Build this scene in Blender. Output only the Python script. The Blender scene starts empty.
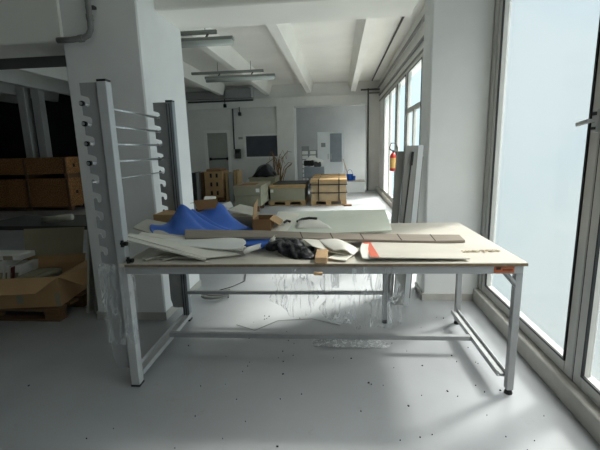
import bpy, bmesh, math, random
from mathutils import Vector, Matrix, noise as mnoise
random.seed(7)
scene = bpy.context.scene
COL = scene.collection
R = math.radians

# ------------------------------------------------------------------ camera
F = 395.0; CH = 1.5
def _n(v): return Vector(v).normalized()
_Y = _n((39, -77, F)); _D = _n((54, (F * F + 39 * 54) / 77, F)); _Z = -_D
_X = _Y.cross(_Z)
if _X.x < 0: _X = -_X
M = Matrix((_X, _Y, _Z))                       # world <- camera (x right, y down, z forward)
cam_d = bpy.data.cameras.new('camera'); cam = bpy.data.objects.new('camera', cam_d); COL.objects.link(cam)
cam_d.sensor_width = 36; cam_d.lens = F * 36 / 600; cam_d.clip_start = .05; cam_d.clip_end = 200
r3 = Matrix((M @ Vector((1, 0, 0)), M @ Vector((0, -1, 0)), M @ Vector((0, 0, -1)))).transposed()
cam.matrix_world = Matrix.Translation((0, 0, CH)) @ r3.to_4x4()
scene.camera = cam
def P0(px, py, y):                             # a point on the sight line at depth y
    d = M @ Vector((px - 300, py - 225, F)); t = y / d.y
    return Vector((t * d.x, y, CH + t * d.z))
def P(px, py, y):                              # the same for things lying on the table: never below its top
    p = P0(px, py, y); p.z = max(p.z, .852); return p

# ------------------------------------------------------------------ materials
def lin(c):
    return tuple(((v / 255) / 12.92 if v / 255 <= .04045 else ((v / 255 + .055) / 1.055) ** 2.4) for v in c)
def mat(name, rgb, rough=.6, metal=0., var=.12, scale=6., bump=0., rgb2=None, spec=.5, stretch=None, detail=4, lo=.35, hi=.65):
    m = bpy.data.materials.new(name); m.use_nodes = True
    nt = m.node_tree; b = nt.nodes['Principled BSDF']
    tc = nt.nodes.new('ShaderNodeTexCoord'); mp = nt.nodes.new('ShaderNodeMapping')
    nt.links.new(tc.outputs['Object'], mp.inputs['Vector'])
    if stretch: mp.inputs['Scale'].default_value = stretch
    no = nt.nodes.new('ShaderNodeTexNoise'); no.inputs['Scale'].default_value = scale; no.inputs['Detail'].default_value = detail
    nt.links.new(mp.outputs['Vector'], no.inputs['Vector'])
    cr = nt.nodes.new('ShaderNodeValToRGB')
    c = lin(rgb); c2 = lin(rgb2) if rgb2 else tuple(v * (1 - var) for v in c)
    cr.color_ramp.elements[0].position = lo; cr.color_ramp.elements[1].position = hi
    cr.color_ramp.elements[0].color = (*c2, 1); cr.color_ramp.elements[1].color = (*c, 1)
    nt.links.new(no.outputs['Fac'], cr.inputs['Fac']); nt.links.new(cr.outputs['Color'], b.inputs['Base Color'])
    b.inputs['Roughness'].default_value = rough; b.inputs['Metallic'].default_value = metal
    b.inputs['Specular IOR Level'].default_value = spec
    if bump:
        bp = nt.nodes.new('ShaderNodeBump'); bp.inputs['Strength'].default_value = bump; bp.inputs['Distance'].default_value = .02
        nt.links.new(no.outputs['Fac'], bp.inputs['Height']); nt.links.new(bp.outputs['Normal'], b.inputs['Normal'])
    return m
W_ = {}
W_['wall'] = mat('white wall paint', (232, 232, 229), .8, var=.06, scale=2.5)
W_['wall_far'] = mat('far wall paint', (224, 224, 221), .8, var=.08, scale=1.5)
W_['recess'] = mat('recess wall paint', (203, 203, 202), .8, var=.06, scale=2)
W_['pillar'] = mat('pillar paint', (228, 229, 228), .75, var=.05, scale=3)
W_['ceil'] = mat('ceiling paint', (238, 237, 231), .85, var=.06, scale=1.2)
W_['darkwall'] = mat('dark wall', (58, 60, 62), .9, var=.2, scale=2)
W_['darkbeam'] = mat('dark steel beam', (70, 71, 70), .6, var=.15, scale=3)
W_['frame'] = mat('grey window frame paint', (192, 192, 188), .45, var=.08, scale=8)
W_['frame_dark'] = mat('rubber gasket', (30, 32, 34), .6)
W_['sill'] = mat('window plinth', (186, 184, 178), .6, var=.14, scale=9)
W_['steel'] = mat('blue grey painted steel', (158, 160, 161), .42, var=.08, scale=10, spec=.5)
W_['steel_light'] = mat('light grey painted steel', (184, 186, 187), .4, var=.07, scale=10)
W_['groove'] = mat('grooved profile grey', (138, 145, 150), .5, var=.1, scale=8)
W_['chrome'] = mat('bare steel bar', (205, 207, 210), .3, .9, var=.15, scale=20)
W_['black'] = mat('black plastic', (16, 17, 19), .45, var=.2, scale=10)
W_['black_film'] = mat('black polythene', (24, 26, 33), .3, var=.3, scale=24, bump=.9)
W_['laminate'] = mat('cream laminate', (200, 195, 184), .5, var=.09, scale=4)
W_['edge'] = mat('worn board edge', (128, 110, 88), .85, var=.3, scale=50)
W_['chip'] = mat('raw chipboard', (150, 118, 82), .85, var=.35, scale=60)
W_['cream'] = mat('cream sheet', (224, 221, 210), .6, var=.07, scale=5)
W_['white_sheet'] = mat('off-white vinyl sheet', (222, 220, 212), .5, var=.06, scale=4)
W_['beige_sheet'] = mat('beige board', (214, 211, 201), .65, var=.1, scale=6)
W_['grey_sheet'] = mat('grey board', (190, 188, 176), .7, var=.1, scale=6)
W_['blue'] = mat('blue foam sheet', (66, 116, 212), .5, var=.2, scale=5, bump=.1)
W_['plank'] = mat('taupe sample strip', (140, 130, 118), .55, var=.16, scale=7, stretch=(1, 8, 8))
W_['glassboard'] = mat('pale green board', (206, 212, 200), .3, var=.12, scale=3)
W_['red'] = mat('salmon red tape', (206, 104, 82), .6, var=.1)
W_['orange'] = mat('rust orange label', (172, 88, 46), .55, var=.25, scale=40)
W_['wood'] = mat('pale timber', (198, 164, 124), .65, var=.15, scale=4, stretch=(12, 12, 1.5))
W_['pallet'] = mat('pallet timber', (176, 146, 104), .75, var=.22, scale=4, stretch=(1.5, 10, 10))
W_['darkpallet'] = mat('old pallet timber', (122, 92, 64), .8, var=.3, scale=4, stretch=(1.5, 10, 10))
W_['osb'] = mat('chipped strand board', (186, 134, 82), .8, scale=30, rgb2=(124, 84, 50), lo=.4, hi=.6)
W_['card'] = mat('brown cardboard', (184, 150, 108), .8, var=.1, scale=5)
W_['crate'] = mat('dull crate timber', (172, 150, 118), .75, var=.15, scale=4)
W_['card_dark'] = mat('worn cardboard', (140, 106, 72), .8, var=.15, scale=5)
W_['card_grey'] = mat('printed grey card', (156, 148, 126), .75, var=.1, scale=5)
W_['boxgreen'] = mat('grey green carton', (150, 148, 128), .75, var=.12, scale=4)
W_['paper'] = mat('white paper', (232, 232, 228), .7, var=.05)
W_['strap'] = mat('black strapping', (24, 22, 22), .5)
W_['panel'] = mat('grey laminated panel', (152, 152, 148), .5, var=.08, scale=5)
W_['panel_edge'] = mat('white panel edge', (216, 220, 222), .5, var=.04)
W_['doorleaf'] = mat('grey door leaf', (164, 166, 158), .6, var=.06)
W_['board_dark'] = mat('dark slate board', (74, 78, 86), .35, var=.25, scale=3)
W_['redpaint'] = mat('extinguisher red', (168, 34, 24), .35, var=.1)
W_['label'] = mat('yellow label', (186, 148, 84), .6, var=.15, scale=30)
W_['bluepl'] = mat('blue plastic', (24, 84, 178), .4, var=.1)
W_['cab'] = mat('white cabinet', (236, 240, 242), .4, var=.04)
W_['cabgrey'] = mat('grey cabinet door', (150, 158, 166), .3, var=.08)
W_['lamp'] = mat('grey lamp housing', (138, 142, 138), .45, var=.08)
W_['tube'] = mat('clear lamp cover', (188, 194, 190), .25, var=.05)
W_['conduit'] = mat('grey conduit', (132, 132, 130), .55, var=.08)
W_['dark_conduit'] = mat('dark conduit', (66, 66, 66), .55, var=.08)
W_['ac'] = mat('grey cable box', (152, 156, 156), .6, var=.06)
W_['twig'] = mat('dry twigs', (146, 112, 72), .85, var=.3, scale=20)
W_['cable'] = mat('dark cable', (52, 52, 52), .5)
W_['cable_light'] = mat('grey cable', (150, 150, 146), .5)
W_['debris'] = mat('dark debris', (58, 50, 42), .9, var=.3, scale=30)
W_['magenta'] = mat('dark red spine', (110, 52, 62), .6, var=.1)
W_['shavings'] = mat('pale chips', (226, 216, 192), .8, var=.2, scale=40)

def floor_mat():
    m = mat('painted concrete floor', (164, 167, 170), .36, var=.13, scale=1.6, spec=.5)
    nt = m.node_tree; b = nt.nodes['Principled BSDF']
    cr = [n for n in nt.nodes if n.type == 'VALTORGB'][0]
    mp = [n for n in nt.nodes if n.type == 'MAPPING'][0]
    no = nt.nodes.new('ShaderNodeTexNoise'); no.inputs['Scale'].default_value = 5.5; no.inputs['Detail'].default_value = 8
    no.inputs['Roughness'].default_value = .7
    nt.links.new(mp.outputs['Vector'], no.inputs['Vector'])
    r2 = nt.nodes.new('ShaderNodeValToRGB'); r2.color_ramp.elements[0].position = .63; r2.color_ramp.elements[1].position = .72
    r2.color_ramp.elements[0].color = (0, 0, 0, 1); r2.color_ramp.elements[1].color = (.45, .45, .45, 1)
    nt.links.new(no.outputs['Fac'], r2.inputs['Fac'])
    mx = nt.nodes.new('ShaderNodeMix'); mx.data_type = 'RGBA'
    nt.links.new(r2.outputs['Color'], mx.inputs['Factor']); nt.links.new(cr.outputs['Color'], mx.inputs['A'])
    mx.inputs['B'].default_value = (*lin((136, 131, 122)), 1)
    nt.links.new(mx.outputs['Result'], b.inputs['Base Color'])
    r3_ = nt.nodes.new('ShaderNodeMapRange'); r3_.inputs['To Min'].default_value = .26; r3_.inputs['To Max'].default_value = .5
    nt.links.new(no.outputs['Fac'], r3_.inputs['Value']); nt.links.new(r3_.outputs['Result'], b.inputs['Roughness'])
    return m
W_['floor'] = floor_mat()

def frosted(name, tint, tlw):
    m = bpy.data.materials.new(name); m.use_nodes = True
    nt = m.node_tree; nt.nodes.clear()
    o = nt.nodes.new('ShaderNodeOutputMaterial')
    tr = nt.nodes.new('ShaderNodeBsdfTransparent'); tr.inputs['Color'].default_value = tint
    tl = nt.nodes.new('ShaderNodeBsdfTranslucent'); tl.inputs['Color'].default_value = (.84, .89, .90, 1)
    gl = nt.nodes.new('ShaderNodeBsdfGlossy'); gl.inputs['Roughness'].default_value = .12
    m1 = nt.nodes.new('ShaderNodeMixShader'); m1.inputs[0].default_value = tlw
    m2 = nt.nodes.new('ShaderNodeMixShader'); m2.inputs[0].default_value = .04
    nt.links.new(tr.outputs[0], m1.inputs[1]); nt.links.new(tl.outputs[0], m1.inputs[2])
    nt.links.new(m1.outputs[0], m2.inputs[1]); nt.links.new(gl.outputs[0], m2.inputs[2])
    nt.links.new(m2.outputs[0], o.inputs['Surface'])
    return m
W_['pane'] = frosted('hazy window film', (.68, .695, .70, 1), .06); W_['clear'] = frosted('clear glass', (.96, .98, .98, 1), .01)

def film(name, sc_, lo, hi):
    m = bpy.data.materials.new(name); m.use_nodes = True
    nt = m.node_tree; nt.nodes.clear()
    o = nt.nodes.new('ShaderNodeOutputMaterial'); tc = nt.nodes.new('ShaderNodeTexCoord')
    mp = nt.nodes.new('ShaderNodeMapping'); mp.inputs['Scale'].default_value = sc_; mp.inputs['Rotation'].default_value = (0, .15, 0)
    no = nt.nodes.new('ShaderNodeTexNoise'); no.inputs['Scale'].default_value = 1; no.inputs['Detail'].default_value = 6; no.inputs['Distortion'].default_value = 1.2
    nt.links.new(tc.outputs['Object'], mp.inputs['Vector']); nt.links.new(mp.outputs['Vector'], no.inputs['Vector'])
    cr = nt.nodes.new('ShaderNodeValToRGB'); cr.color_ramp.elements[0].position = .5; cr.color_ramp.elements[1].position = .72
    cr.color_ramp.elements[0].color = (lo, lo, lo, 1); cr.color_ramp.elements[1].color = (hi, hi, hi, 1)
    nt.links.new(no.outputs['Fac'], cr.inputs['Fac'])
    tr = nt.nodes.new('ShaderNodeBsdfTransparent')
    pb = nt.nodes.new('ShaderNodeBsdfPrincipled'); pb.inputs['Base Color'].default_value = (.82, .85, .87, 1); pb.inputs['Roughness'].default_value = .22
    bp = nt.nodes.new('ShaderNodeBump'); bp.inputs['Strength'].default_value = .8; bp.inputs['Distance'].default_value = .02
    nt.links.new(no.outputs['Fac'], bp.inputs['Height']); nt.links.new(bp.outputs['Normal'], pb.inputs['Normal'])
    mx = nt.nodes.new('ShaderNodeMixShader')
    nt.links.new(cr.outputs['Color'], mx.inputs[0]); nt.links.new(tr.outputs[0], mx.inputs[1]); nt.links.new(pb.outputs[0], mx.inputs[2])
    nt.links.new(mx.outputs[0], o.inputs['Surface'])
    return m
W_['film'] = film('clear stretch film', (26, 26, 7), .03, .42); W_['film_hang'] = film('hanging stretch film', (34, 34, 2.2), .03, .45); W_['film_scrap'] = film('crumpled film scrap', (40, 40, 40), .35, .85)

# ------------------------------------------------------------------ mesh helpers
class MB:
    def __init__(s): s.bm = bmesh.new()
    def box(s, a, b, mtx=None):
        a = Vector(a); b = Vector(b)
        vs = [s.bm.verts.new((x, y, z)) for x in (a.x, b.x) for y in (a.y, b.y) for z in (a.z, b.z)]
        if mtx: 
            for v in vs: v.co = mtx @ v.co
        for f in ((0, 1, 3, 2), (4, 6, 7, 5), (0, 4, 5, 1), (2, 3, 7, 6), (0, 2, 6, 4), (1, 5, 7, 3)):
            s.bm.faces.new([vs[i] for i in f])
        return s
    def bar(s, p, q, w, h, up=(0, 0, 1)):        # rectangular bar from p to q
        p = Vector(p); q = Vector(q); d = (q - p); L = d.length; d.normalize()
        u = Vector(up); sd = d.cross(u)
        if sd.length < 1e-4: sd = d.cross(Vector((0, 1, 0)))
        sd.normalize(); u = sd.cross(d)
        m = Matrix((d, sd, u)).transposed().to_4x4(); m.translation = p
        return s.box((0, -w / 2, -h / 2), (L, w / 2, h / 2), m)
    def prism(s, pts, vec):                      # outline extruded along vec
        vec = Vector(vec); A = [s.bm.verts.new(Vector(p)) for p in pts]; B = [s.bm.verts.new(Vector(p) + vec) for p in pts]
        n = len(pts); s.bm.faces.new(A); s.bm.faces.new(B[::-1])
        for i in range(n): s.bm.faces.new((A[i], B[i], B[(i + 1) % n], A[(i + 1) % n]))
        return s
    def tube(s, pts, r, n=8, cap=True):
        pts = [Vector(p) for p in pts]; rr = r if isinstance(r, (list, tuple)) else [r] * len(pts); rings = []; prev = None
        for i, p in enumerate(pts):
            d = (pts[min(i + 1, len(pts) - 1)] - pts[max(i - 1, 0)]).normalized()
            a = prev - d * prev.dot(d) if prev else d.orthogonal()
            if a.length < 1e-5: a = d.orthogonal()
            a.normalize(); prev = a; b = d.cross(a)
            rings.append([s.bm.verts.new(p + (a * math.cos(t * 2 * math.pi / n) + b * math.sin(t * 2 * math.pi / n)) * rr[i]) for t in range(n)])
        for A, B in zip(rings, rings[1:]):
            for t in range(n): s.bm.faces.new((A[t], A[(t + 1) % n], B[(t + 1) % n], B[t]))
        if cap: s.bm.faces.new(rings[0][::-1]); s.bm.faces.new(rings[-1])
        return s
    def loft(s, curves, th=.004, nu=4, nv=4, wob=0., wsc=6.):   # smooth sheet through rows of points, given thickness
        def cat(ps, n):
            out = []
            for i in range(len(ps) - 1):
                p0 = ps[max(i - 1, 0)]; p1 = ps[i]; p2 = ps[i + 1]; p3 = ps[min(i + 2, len(ps) - 1)]
                for k in range(n):
                    t = k / n
                    out.append(.5 * ((2 * p1) + (p2 - p0) * t + (2 * p0 - 5 * p1 + 4 * p2 - p3) * t * t + (3 * p1 - p0 - 3 * p2 + p3) * t ** 3))
            out.append(ps[-1]); return out
        rows = [cat([Vector(p) for p in c], nu) for c in curves]
        cols = [cat([r[i] for r in rows], nv) for i in range(len(rows[0]))]
        g = [[cols[j][i].copy() for j in range(len(cols))] for i in range(len(cols[0]))]
        if wob:
            for r in g:
                for v in r: v += wob * mnoise.noise_vector(v * wsc)
        H, Wd = len(g), len(g[0]); nrm = []
        for i in range(H):
            row = []
            for j in range(Wd):
                a = g[min(i + 1, H - 1)][j] - g[max(i - 1, 0)][j]; b = g[i][min(j + 1, Wd - 1)] - g[i][max(j - 1, 0)]
                n = b.cross(a); n = n.normalized() if n.length > 1e-9 else Vector((0, 0, 1)); row.append(n)
            nrm.append(row)
        A = [[s.bm.verts.new(g[i][j] + nrm[i][j] * th / 2) for j in range(Wd)] for i in range(H)]
        B = [[s.bm.verts.new(g[i][j] - nrm[i][j] * th / 2) for j in range(Wd)] for i in range(H)]
        for i in range(H - 1):
            for j in range(Wd - 1):
                s.bm.faces.new((A[i][j], A[i][j + 1], A[i + 1][j + 1], A[i + 1][j])); s.bm.faces.new((B[i][j], B[i + 1][j], B[i + 1][j + 1], B[i][j + 1]))
        for i in range(H - 1):
            s.bm.faces.new((A[i][0], A[i + 1][0], B[i + 1][0], B[i][0])); s.bm.faces.new((A[i][-1], B[i][-1], B[i + 1][-1], A[i + 1][-1]))
        for j in range(Wd - 1):
            s.bm.faces.new((A[0][j], B[0][j], B[0][j + 1], A[0][j + 1])); s.bm.faces.new((A[-1][j], A[-1][j + 1], B[-1][j + 1], B[-1][j]))
        return s
    def build(s, name, m, parent=None, bevel=0., smooth=False):
        bmesh.ops.recalc_face_normals(s.bm, faces=s.bm.faces)
        if bevel: bmesh.ops.bevel(s.bm, geom=[e for e in s.bm.edges], offset=bevel, segments=1, affect='EDGES', clamp_overlap=True)
        if smooth:
            for f in s.bm.faces: f.smooth = True
        me = bpy.data.meshes.new(name)
        if parent and parent.get('_world'):       # geometry given in world coordinates under an unrotated empty
            bmesh.ops.translate(s.bm, verts=s.bm.verts, vec=-Vector(parent.location))
        elif parent is None and len(s.bm.verts):  # origin at the base of the thing
            lo = Vector([min(v.co[i] for v in s.bm.verts) for i in range(3)]); hi = Vector([max(v.co[i] for v in s.bm.verts) for i in range(3)])
            org = Vector(((lo.x + hi.x) / 2, (lo.y + hi.y) / 2, lo.z)); bmesh.ops.translate(s.bm, verts=s.bm.verts, vec=-org)
        s.bm.to_mesh(me); s.bm.free(); me.materials.append(W_[m])
        o = bpy.data.objects.new(name, me); COL.objects.link(o)
        if parent: o.parent = parent
        else:
            if 'org' in dir(): pass
            try: o.location = org
            except UnboundLocalError: pass
        if parent and parent.get('_world'): o['_world'] = 1; 
        return o
def tag(o, label, cat, group=None, kind=None):
    o['label'] = label; o['category'] = cat
    if group: o['group'] = group
    if kind: o['kind'] = kind
    return o
def thing(name, label, cat, loc, group=None, rz=0., world=False):
    o = bpy.data.objects.new(name, None); COL.objects.link(o); o.location = loc; o.rotation_euler.z = rz; o.empty_display_size = .1
    tag(o, label, cat, group)
    if world: o['_world'] = 1
    return o
def sub(parent, name, mb, m, **k):               # sub-part of a part built in world coordinates (part has no offset of its own)
    top = parent.parent
    o = mb
    if top is not None and top.get('_world'): bmesh.ops.translate(o.bm, verts=o.bm.verts, vec=-Vector(top.location))
    w = parent.get('_world')
    if w: del parent['_world']
    r = o.build(name, m, parent, **k)
    if w: parent['_world'] = 1
    return r
def dup(root, loc, label, rz=None):
    r = root.copy(); COL.objects.link(r); r.location = loc; r['label'] = label
    if rz is not None: r.rotation_euler.z = rz
    for ch in list(root.children):
        c = ch.copy(); COL.objects.link(c); c.parent = r
        for g in list(ch.children):
            d = g.copy(); COL.objects.link(d); d.parent = c
    return r
def struct(name, mb, m, parent=None, **k):
    o = mb.build(name, m, parent, **k)
    if parent is None: o['kind'] = 'structure'
    return o
def sempty(name, loc):
    o = bpy.data.objects.new(name, None); COL.objects.link(o); o.location = loc; o['kind'] = 'structure'; o['_world'] = 1
    return o

# ------------------------------------------------------------------ the setting
XW = 1.37
struct('floor', MB().box((-13, -5.2, -.12), (1.5, 16.9, 0)), 'floor')
# ceilings: flat slab over the front bay, ribbed slab behind
slab = MB().box((-13, 4.15, 3.74), (1.75, 16.9, 3.9)).box((-13, -5.2, 3.6), (1.75, 4.15, 3.9))
struct('ceiling', slab, 'ceil')
for i, x in enumerate((.5, -1.03, -2.5, -4.05, -5.6, -7.12, -8.64, -10.16, -11.68)):
    struct('ceiling_rib', MB().prism([(x - .08, 4.1, 3.4), (x + .08, 4.1, 3.4), (x + .17, 4.1, 3.75), (x - .17, 4.1, 3.75)], (0, 10.35 if x > -2.6 else 9.85, 0)), 'ceil')
# bay beam between the two pillars and the lower one over the dark bay
struct('beam_1', MB().box((-1.60, 3.58, 2.71), (.69, 4.15, 3.75)), 'ceil', bevel=.012)
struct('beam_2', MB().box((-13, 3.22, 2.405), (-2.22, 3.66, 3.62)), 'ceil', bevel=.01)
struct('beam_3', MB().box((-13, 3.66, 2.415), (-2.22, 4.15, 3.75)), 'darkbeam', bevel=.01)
struct('pillar_1', MB().box((-2.235, 3.24, 0), (-1.58, 4.15, 3.74)), 'pillar', bevel=.012)
struct('pillar_2', MB().box((.815, 3.8, 0), (1.335, 4.16, 3.74)), 'pillar', bevel=.012)
struct('baseboard_1', MB().box((-2.243, 3.232, 0), (-1.572, 4.157, .075)), 'sill')
struct('baseboard_2', MB().box((.803, 3.788, 0), (1.288, 4.17, .07)), 'sill')
# far wall with its recess
struct('wall_far', MB().box((-13, 14.4, 0), (-5.4, 14.6, 3.75)).box((-5.4, 14.4, 2.25), (-3.95, 14.6, 3.75)).box((-5.4, 14.4, 0), (-4.9, 14.6, 2.25)).box((-3.95, 14.4, 0), (-1.58, 14.6, 3.75)).box((-1.58, 14.4, 2.95), (1.5, 14.6, 3.75)), 'wall_far')
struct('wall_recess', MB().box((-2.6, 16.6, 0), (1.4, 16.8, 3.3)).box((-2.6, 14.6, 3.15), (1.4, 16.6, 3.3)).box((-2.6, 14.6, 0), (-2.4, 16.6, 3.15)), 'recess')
struct('pillar_3', MB().box((.94, 14.2, 0), (1.46, 14.45, 3.45)), 'wall', bevel=.01)
struct('pillar_4', MB().box((-2.2, 14.28, 0), (-1.58, 15.1, 3.0)), 'wall', bevel=.01)
struct('trim_1', MB().box((-5.4, 14.33, 2.98), (.95, 14.4, 3.3)), 'wall', bevel=.01)
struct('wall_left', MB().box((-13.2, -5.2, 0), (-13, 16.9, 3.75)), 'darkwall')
struct('wall_light_block', MB().box((-6.2, 11.6, 0), (-6.05, 14.4, 3.75)), 'wall_far')  # unseen wall, added to block far bay daylight from the dark bay
struct('wall_rear', MB().box((-13, -5.4, 0), (1.75, -5.2, 3.6)), 'wall')
struct('wall_dark_bay', MB().box((-13, 14.1, 0), (-6.25, 14.3, 3.75)), 'darkwall')  # dark colour stands in for the gloom at the back of the bay
for x in (-9.83, -9.36):
    struct('pillar_dark_bay', MB().box((x - .12, 11.9, 0), (x + .14, 12.15, 3.75)), 'wall', bevel=.01)

# window wall: plinth, lintel, solid ends
struct('trim_2', MB().box((1.29, -5.2, 0), (1.5, 14.3, .125)), 'sill', bevel=.006)
struct('wall_right', MB().box((1.40, -5.2, 2.98), (1.6, 16.9, 3.75)).box((1.40, 12.45, 0), (1.6, 14.75, 2.98)).box((1.40, 16.3, 0), (1.6, 16.9, 2.98)).box((1.40, 14.75, 0), (1.6, 16.3, .125)).box((1.40, 3.975, .125), (1.43, 4.2, 2.98)).box((1.40, -5.2, .125), (1.6, -1.1, 2.98)), 'wall')
struct('trim_3', MB().box((1.37, 4.16, 3.02), (1.41, 14.2, 3.06)).box((1.36, 4.16, 3.2), (1.41, 14.2, 3.24)), 'conduit')
def window(name, y0, y1, transoms=(), mull=(), handle=None, z0=.125, z1=2.98, w=.075, pane='pane', x1=1.40):
    e = sempty(name, (1.4, (y0 + y1) / 2, z0))
    fr = MB()
    x0 = 1.345
    fr.box((x0, y0, z0), (x1, y0 + w, z1)).box((x0, y1 - w, z0), (x1, y1, z1))
    fr.box((x0, y0 + w, z0), (x1, y1 - w, z0 + w)).box((x0, y0 + w, z1 - w), (x1, y1 - w, z1))
    for t in transoms: fr.box((x0, y0 + w, t - .05), (x1, y1 - w, t + .05))
    for (yy, za, zb) in mull: fr.box((x0, yy - .06, za), (x1, yy + .06, zb))
    f = fr.build('window_frame', 'frame', e, bevel=.006)
    ga = MB(); q = .012
    a, b, c, d = y0 + w, y1 - w, z0 + w, z1 - w
    ga.box((1.338, a, c), (1.352, a + q, d)).box((1.338, b - q, c), (1.352, b, d)).box((1.338, a + q, c), (1.352, b - q, c + q)).box((1.338, a + q, d - q), (1.352, b - q, d))
    ga.build('gasket', 'frame_dark', e)
    MB().box((1.384, y0 + w * .8, z0 + w * .8), (1.39, y1 - w * .8, z1 - w * .8)).build('pane', pane, e)
    if handle:
        hy, hz, dirn = handle
        h = MB().box((1.325, hy - .018, hz - .055), (1.345, hy + .018, hz + .055))
        h.bar((1.318, hy, hz), (1.29, hy, hz), .02, .02).bar((1.292, hy - .01, hz), (1.292, hy + dirn * .13, hz - .02), .018, .024)
        h.build('window_handle', 'frame', e, bevel=.003)
    return e
# near bay, the two sashes in view and those along the rest of the room
window('window_1', 2.245, 3.73, w=.08)
window('window_2', .62, 2.235, w=.08)
window('window_3', -1.1, .62)
# the wide stile with its lever handle, and the catch by the pillar
e = sempty('door_1', (1.4, 2.33, .125))
MB().box((1.35, 2.235, .125), (1.395, 2.245, 2.98)).build('door_gap', 'frame_dark', e)
h = MB().box((1.325, 2.245, 1.545), (1.346, 2.285, 1.665)); h.bar((1.33, 2.265, 1.605), (1.295, 2.265, 1.605), .02, .02).bar((1.297, 2.255, 1.605), (1.297, 2.365, 1.592), .018, .022)
h.build('door_handle', 'steel_light', e, bevel=.004)
MB().box((1.322, 2.247, 1.56), (1.326, 2.283, 1.574)).box((1.322, 2.247, 1.632), (1.326, 2.283, 1.65)).build('screw_cover', 'black', e)
e = sempty('trim_4', (1.4, 3.82, .125))
MB().box((1.335, 3.73, .125), (1.44, 3.975, 3.5)).build('window_post', 'frame', e, bevel=.006)
c = MB().box((1.312, 3.86, 1.585), (1.33, 3.90, 1.66)); c.bar((1.318, 3.88, 1.62), (1.318, 3.97, 1.622), .02, .02); c.build('window_catch', 'frame_dark', e, bevel=.003)
# far bay
window('window_4', 9.85, 12.45, mull=((11.15, .125, 2.98),), pane='clear')
window('window_5', 14.75, 16.3, pane='clear')
window('window_6', 8.45, 9.75, pane='clear')
window('window_7', 6.85, 8.35, transoms=(2.18,), mull=((7.6, .125, 2.18),), pane='clear')
window('window_8', 4.2, 6.75, mull=((5.5, .125, 2.98),), pane='clear')
MB().box((1.35, 8.35, .125), (1.43, 8.45, 2.98)).box((1.35, 9.75, .125), (1.43, 9.85, 2.98)).box((1.35, 6.75, .125), (1.43, 6.85, 2.98)).build('trim_5', 'frame')['kind'] = 'structure'

# far door with push bar
e = sempty('door_2', (-4.45, 14.4, 0))
MB().box((-4.9, 14.36, 0), (-4.8, 14.5, 2.25)).box((-4.05, 14.36, 0), (-3.95, 14.5, 2.25)).box((-4.8, 14.36, 2.15), (-4.05, 14.5, 2.25)).build('door_frame', 'wall', e)
MB().box((-4.8, 14.42, 0), (-4.05, 14.48, 2.15)).build('door_leaf', 'doorleaf', e)
MB().bar((-4.72, 14.34, 1.22), (-4.06, 14.34, 1.22), .05, .05).box((-4.74, 14.34, 1.17), (-4.68, 14.42, 1.27)).box((-4.1, 14.34, 1.17), (-4.04, 14.42, 1.27)).build('push_bar', 'black', e)

# ------------------------------------------------------------------ fixed fittings
t = thing('notice_board', 'dark slate board in a pale frame on the far wall', 'board', (-2.8, 14.38, 1.25), world=True)
MB().box((-3.35, 14.33, 1.27), (-2.2, 14.37, 2.0)).build('board_face', 'board_dark', t)
MB().box((-3.42, 14.32, 1.2), (-3.34, 14.4, 2.06)).box((-3.34, 14.32, 2.0), (-2.2, 14.4, 2.06)).box((-3.34, 14.32, 1.2), (-2.2, 14.4, 1.27)).build('board_frame', 'wall', t)
t = thing('cable_box', 'long grey box high on the far wall at the end of a conduit', 'box', (-3.55, 14.3, 3.3), world=True)
MB().box((-3.95, 14.08, 3.31), (-3.02, 14.4, 3.62)).build('housing', 'ac', t, bevel=.02)
MB().box((-5.39, 14.14, 3.31), (-3.95, 14.4, 3.58)).build('duct', 'conduit', t, bevel=.02)
MB().box((-3.02, 14.06, 3.305), (-2.98, 14.4, 3.63)).build('end_plate', 'panel_edge', t)
tag(MB().tube([(-5.38, 14.3, 3.24), (-3.0, 14.3, 3.24)], .03).build('conduit', 'dark_conduit'), 'dark conduit running under the grey box on the far wall', 'pipe')
tag(MB().tube([(-3.78, 14.38, 3.1), (-3.80, 14.38, 1.56)], .025).build('conduit', 'dark_conduit'), 'thin vertical conduit beside the push-bar door', 'pipe')
for (x, z, lab) in ((-4.03, 3.02, 'small black emergency sounder above the push-bar door'), (-3.52, 2.72, 'small black fitting high above the slate board')):
    t = thing('wall_fitting', lab, 'fitting', (x, 14.36, z), world=True)
    MB().box((x - .05, 14.26, z), (x + .05, 14.4, z + .12)).build('housing', 'black', t, bevel=.01)
    MB().tube([(x, 14.3, z + .12), (x, 14.3, z + .3)], .015).build('wire', 'black', t)
t = thing('switch_box', 'grey switch box on the far wall between door and slate board', 'box', (-3.66, 14.36, 1.35), world=True)
MB().box((-3.76, 14.28, 1.22), (-3.56, 14.4, 1.56)).build('housing', 'dark_conduit', t, bevel=.01); MB().box((-3.72, 14.27, 1.4), (-3.6, 14.285, 1.5)).build('switch', 'black', t)
t = thing('notice_sheet', 'pale paper notice above the grey switch box', 'notice', (-3.4, 14.38, 1.7), world=True)
MB().box((-3.66, 14.385, 1.72), (-3.44, 14.401, 2.02)).build('sheet', 'wall', t)
MB().box((-3.63, 14.38, 1.9), (-3.47, 14.386, 1.99)).build('heading', 'ac', t)
tag(MB().tube([(1.0, 14.16, 3.46), (1.0, 14.16, .0)], .025).build('conduit', 'dark_conduit'), 'dark conduit down the far corner pillar', 'pipe')
tag(MB().tube([(.75, 14.16, 3.42), (1.38, 14.16, 3.42)], .03).build('conduit', 'dark_conduit'), 'upper of two short conduits across the far corner under the ceiling', 'pipe')
tag(MB().tube([(1.0, 14.12, 3.3), (1.38, 14.12, 3.3)], .025).build('conduit', 'conduit'), 'lower of two short conduits across the far corner under the ceiling', 'pipe')
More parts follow.
